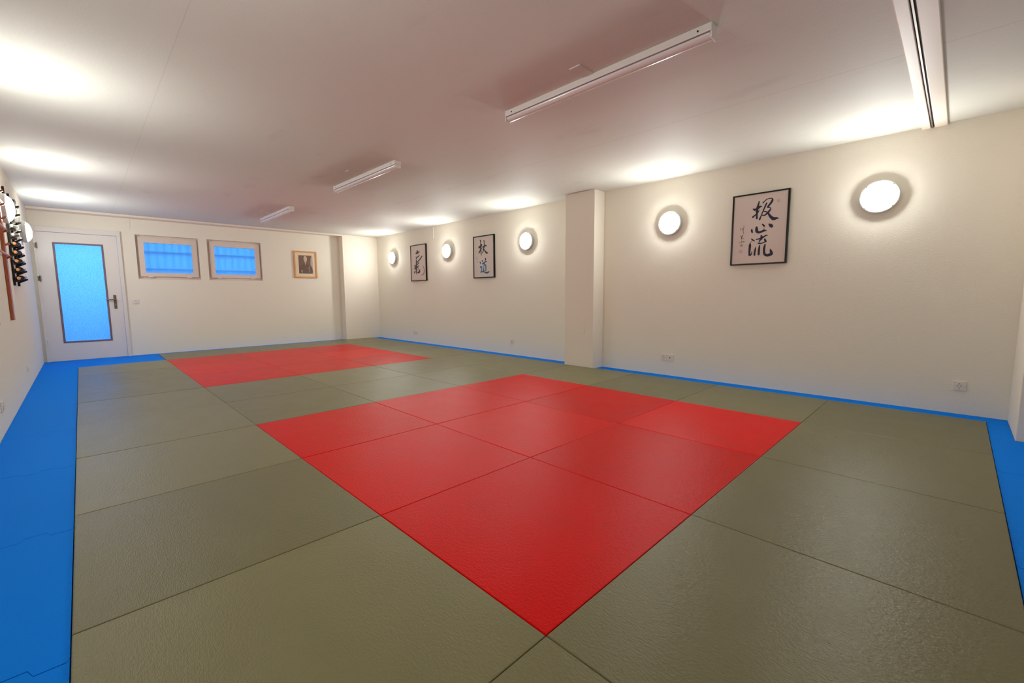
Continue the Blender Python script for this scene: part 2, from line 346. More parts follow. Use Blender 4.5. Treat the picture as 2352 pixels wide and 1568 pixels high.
# ------------------------------------------------------------------ judo mats (1 m squares) on the screed
GP = 0.0012
def mat_tile(x, y, red, label, group):
    c = [(x + GP, y + GP), (x + 1 - GP, y + GP), (x + 1 - GP, y + 1 - GP), (x + GP, y + 1 - GP)]
    bm = bmesh.new(); dz = random.uniform(-0.0008, 0.0008)
    bm_prism(bm, c, FZ, dz, bevel=0.0035)
    k = (x + y) % 2
    o = obj('judo_mat', bm, (RED if red else GRN)[k], smooth=False)
    origin(o, (x + 0.5, y + 0.5, FZ)); tag(o, label, 'judo mat', group); return o
rowx = {0: 'door-side row', 1: 'middle row', 2: 'camera-side row'}
coly = {0: 'left-wall column', 1: 'centre column', 2: 'lamp-wall column'}
for i in range(3):
    for j in range(3):
        mat_tile(i, j, True, 'red judo mat of the near red square, %s, %s' % (rowx[i], coly[j]), 'red mats of the near square')
        mat_tile(i - 5, j, True, 'red judo mat of the far red square, %s, %s' % (rowx[i], coly[j]), 'red mats of the far square')
nth = ['first', 'second', 'third', 'fourth', 'fifth', 'sixth', 'seventh', 'eighth', 'ninth', 'tenth']
for i in range(9): mat_tile(i - 5, -1, False, 'grey-green judo mat beside the left blue strip, %s counted from the door' % nth[i], 'grey-green mats along the left blue strip')
for i in range(10): mat_tile(i - 6, 3, False, 'grey-green judo mat along the lamp wall, %s counted from the far corner' % nth[i], 'grey-green mats along the lamp wall')
for i in range(2):
    for j in range(3): mat_tile(i - 2, j, False, 'grey-green judo mat between the red squares, %s, %s' % (['door-side row', 'camera-side row'][i], coly[j]), 'grey-green mats between the red squares')
for j in range(3):
    mat_tile(3, j, False, 'grey-green judo mat on the camera side of the near red square, %s' % coly[j], 'grey-green mats on the camera side')
    mat_tile(-6, j, False, 'grey-green judo mat under the end wall behind the far red square, %s' % coly[j], 'grey-green mats under the end wall')

# blue interlocking foam edge mats
BZ = -0.008
def teeth(a, b, amp, n, flip=1):
    """zig-zag puzzle joint between 2D points a and b"""
    a = Vector(a); b = Vector(b); d = b - a; nrm = Vector((-d.y, d.x)).normalized() * amp * flip; out = [a]
    for k in range(n):
        s = 1 if k % 2 else -1
        t0, t1 = (k + 0.08) / n, (k + 0.92) / n
        out += [a + d * t0 + nrm * s, a + d * t1 + nrm * s]
    out.append(b); return [tuple(p) for p in out]
def blue(pts, label, group='blue foam edge mats'):
    bm = bmesh.new(); bm_prism(bm, pts, FZ, BZ)
    o = obj('foam_edge_mat', bm, BLUE)
    cx = sum(p[0] for p in pts) / len(pts); cy = sum(p[1] for p in pts) / len(pts)
    origin(o, (cx, cy, FZ)); tag(o, label, 'foam mat', group)
G2 = 0.0018
ye, yw = -1.002, LY + 0.001
xs = [-6.0, -4.93, -2.93, -0.92, 0.11, 1.12, 2.10, 3.11, 4.0]
lbl = ['blue foam mat in front of the door corner, left strip', 'second blue foam mat of the left strip from the door', 'third blue foam mat of the left strip from the door', 'fourth blue foam mat of the left strip from the door',
       'fifth blue foam mat of the left strip from the door', 'sixth blue foam mat of the left strip from the door', 'seventh blue foam mat of the left strip, cut by the bottom left corner', 'last blue foam mat of the left strip, nearest the camera']
for i in range(8):
    a, b = xs[i], xs[i + 1]
    sa = [(p[0] + G2, p[1]) for p in teeth((a, yw), (a, ye), 0.017, 5)] if i else [(a, yw), (a, ye)]
    sb = [(p[0] - G2, p[1]) for p in teeth((b, yw), (b, ye), 0.017, 5)] if i < 7 else [(b, yw), (b, ye)]
    blue(sa[::-1] + sb if False else sb + sa[::-1], lbl[i])
blue([(FX + 0.001, yw), (-6.002, yw), (-6.002, -1.002), (-5.004, -1.002), (-5.004, -0.004), (-6.002, -0.004), (FX + 0.001, -0.004)], 'blue foam mat on the door threshold')
blue([(FX + 0.001, -0.002), (-6.004, -0.002), (-6.004, 3.36), (FX + 0.001, 3.36)], 'thin blue foam strip under the end wall')
blue([(-5.948, 4.004), (-0.113, 4.004), (-0.113, 4.199), (-5.948, 4.199)], 'long blue foam strip between far corner and column')
blue([(0.378, 4.004), (2.95, 4.004), (2.95, 4.199), (0.378, 4.199)], 'blue foam strip along the lamp wall starting right of the column')
blue([(2.952, 4.004), (4.117, 4.004), (4.117, 4.199), (2.952, 4.199)], 'blue foam strip along the lamp wall ending at the pier')
ybs = [3.527, 2.72, 1.49, 0.3, -0.9]
lb2 = ['blue foam mat at the foot of the right-hand pier', 'blue foam mat on the right edge, second from the pier', 'blue foam mat on the right edge, third from the pier', 'blue foam mat beside the camera, fourth from the pier']
for i in range(4):
    a, b = ybs[i], ybs[i + 1]
    sb = [(p[0], p[1] + G2) for p in teeth((4.0025, b), (NX - 0.001, b), 0.016, 7)]
    sa = [(p[0], p[1] - G2) for p in teeth((4.0025, a), (NX - 0.001, a), 0.016, 7)] if i else [(4.0025, 4.0), (4.117, 4.0), (4.117, a), (NX - 0.001, a)]
    blue(sb + sa[::-1], lb2[i])


# ------------------------------------------------------------------ round wall lamps
def make_lamp():
    """built facing +y at the origin"""
    r = empty('wall_lamp')
    bm = bmesh.new(); bm_lathe_y(bm, 0, 0, [(0.131, 0.0), (0.133, 0.018), (0.137, 0.020), (0.139, 0.040), (0.136, 0.048), (0.127, 0.052), (0.1205, 0.049), (0.1195, 0.038), (0.0, 0.034)], 72)
    ho = obj('lamp_housing', bm, M['lampring'], r, smooth=True, label='pale grey ring housing')
    for k in range(4):
        a = PI / 4 + k * PI / 2; bm = bmesh.new(); bm_tube(bm, [(0.130 * math.cos(a), 0.045, 0.130 * math.sin(a)), (0.130 * math.cos(a), 0.0532, 0.130 * math.sin(a))], 0.005, 10)
        obj('screw', bm, M['darksteel'], ho)
    # ribbed dome lens
    bm = bmesh.new(); seg = 72; rows = []
    prof = [(0.1185, 0.040), (0.1180, 0.053), (0.113, 0.064), (0.103, 0.073), (0.089, 0.081), (0.071, 0.088), (0.050, 0.093), (0.026, 0.096), (0.0, 0.097)]
    bm_lathe_y(bm, 0, 0, prof, seg)
    for v in bm.verts:
        if v.co.y > 0.06: v.co.y += 0.0015 * math.cos(v.co.z * 2 * PI / 0.022)
    obj('lamp_lens', bm, M['lens'], r, smooth=True, label='glowing white ribbed glass lens')
    bm = bmesh.new()
    bm_tube(bm, [(-0.111, 0.054, -0.04), (-0.096, 0.072, -0.04), (-0.075, 0.084, -0.04), (-0.026, 0.0935, -0.04), (0.026, 0.0935, -0.04), (0.075, 0.084, -0.04), (0.096, 0.072, -0.04), (0.111, 0.054, -0.04)], 0.0016, 6)
    obj('guard_wire', bm, M['lampring'], r)
    return r
R_LAMPS = [(-5.17, 'smallest round wall lamp, right wall, between corner and the single-character scroll frame'),
           (-3.12, 'round wall lamp between the two narrow calligraphies on the right wall'),
           (-1.03, 'round wall lamp between the blue-character calligraphy and the column'),
           (1.325, 'round wall lamp between the column and the large three-character calligraphy'),
           (3.245, 'largest round wall lamp, right of the three-character calligraphy')]
L_LAMPS = [(-4.8, 'lit round wall lamp beyond the black rack, on the left wall near the door'),
           (-2.68, 'lit round wall lamp in front of the black rack on the left wall'),
           (-0.25, 'round wall lamp on the left wall outside the left edge of the picture'),
           (2.2, 'round wall lamp on the left wall beside the camera')]
proto = make_lamp(); first = True
for x, lab in R_LAMPS:
    o = proto if first else copy_tree(proto); first = False
    o.location = (x - 0.013, RY, 1.828); o.rotation_euler = (0, 0, PI); tag(o, lab, 'wall lamp', 'round lamps of the right wall')
for x, lab in L_LAMPS:
    o = copy_tree(proto); o.location = (x, LY, 1.85); o.rotation_euler = (0, 0, 0); tag(o, lab, 'wall lamp', 'round lamps of the left wall')

# ------------------------------------------------------------------ unlit fluorescent battens on the ceiling
def make_batten():
    r = empty('ceiling_batten'); Lh = 0.75
    obj('batten_housing', B((-Lh, Lh, -0.037, 0.037, -0.040, 0.0), bevel=0.004), M['batten'], r)
    bm = bmesh.new(); pts = []
    for k in range(13):
        a = PI * k / 12; pts.append((-0.031 * math.cos(a), -0.045 - 0.026 * math.sin(a)))
    bm_prism(bm, pts, -Lh + 0.012, Lh - 0.012, axis='x')
    obj('tube_cover', bm, M['tubecover'], r, smooth=True, label='glossy translucent tube cover')
    obj('shadow_strip', B((-Lh + 0.004, Lh - 0.004, -0.033, 0.033, -0.0455, -0.0400)), M['bead'], r, label='narrow strip above the cover, gap shade put into its dark colour')  # dark strip fills the gap, standing in for its shade
    for s in (-1, 1):
        obj('end_cap', B((s * Lh - 0.008 * (s > 0) - 0.002, s * Lh + 0.008 * (s < 0) + 0.002, -0.034, 0.034, -0.072, -0.0405), bevel=0.003), M['batten'], r)
        bm = bmesh.new(); bm_tube(bm, [(s * (Lh - 0.07), -0.0365, -0.022), (s * (Lh - 0.07), -0.0385, -0.022)], 0.005, 10)
        obj('screw', bm, M['hole'], r)
    return r
bp_ = make_batten(); first = True
for x, lab in ((2.07, 'nearest and largest unlit fluorescent batten on the ceiling'), (-1.035, 'middle one of the three unlit fluorescent battens on the ceiling'), (-4.16, 'farthest and smallest unlit fluorescent batten, near the windows')):
    o = bp_ if first else copy_tree(bp_); first = False
    o.location = (x, 1.495, H); tag(o, lab, 'ceiling light', 'fluorescent battens in line on the ceiling')
bm = B((-0.04, 0.04, -0.07, 0.07, -0.006, 0.0), bevel=0.002)
cp = obj('ceiling_cover_plate', bm, M['ceiling']); first = True
for x, y, lab in ((2.073, 1.385, 'painted cable cover plate beside the nearest batten'), (-0.985, 1.35, 'painted cable cover plate beside the middle batten'), (-4.12, 1.35, 'painted cable cover plate beside the farthest batten')):
    o = cp if first else copy_tree(cp); first = False
    o.location = (x, y, H); tag(o, lab, 'cover plate', 'cable cover plates by the battens')

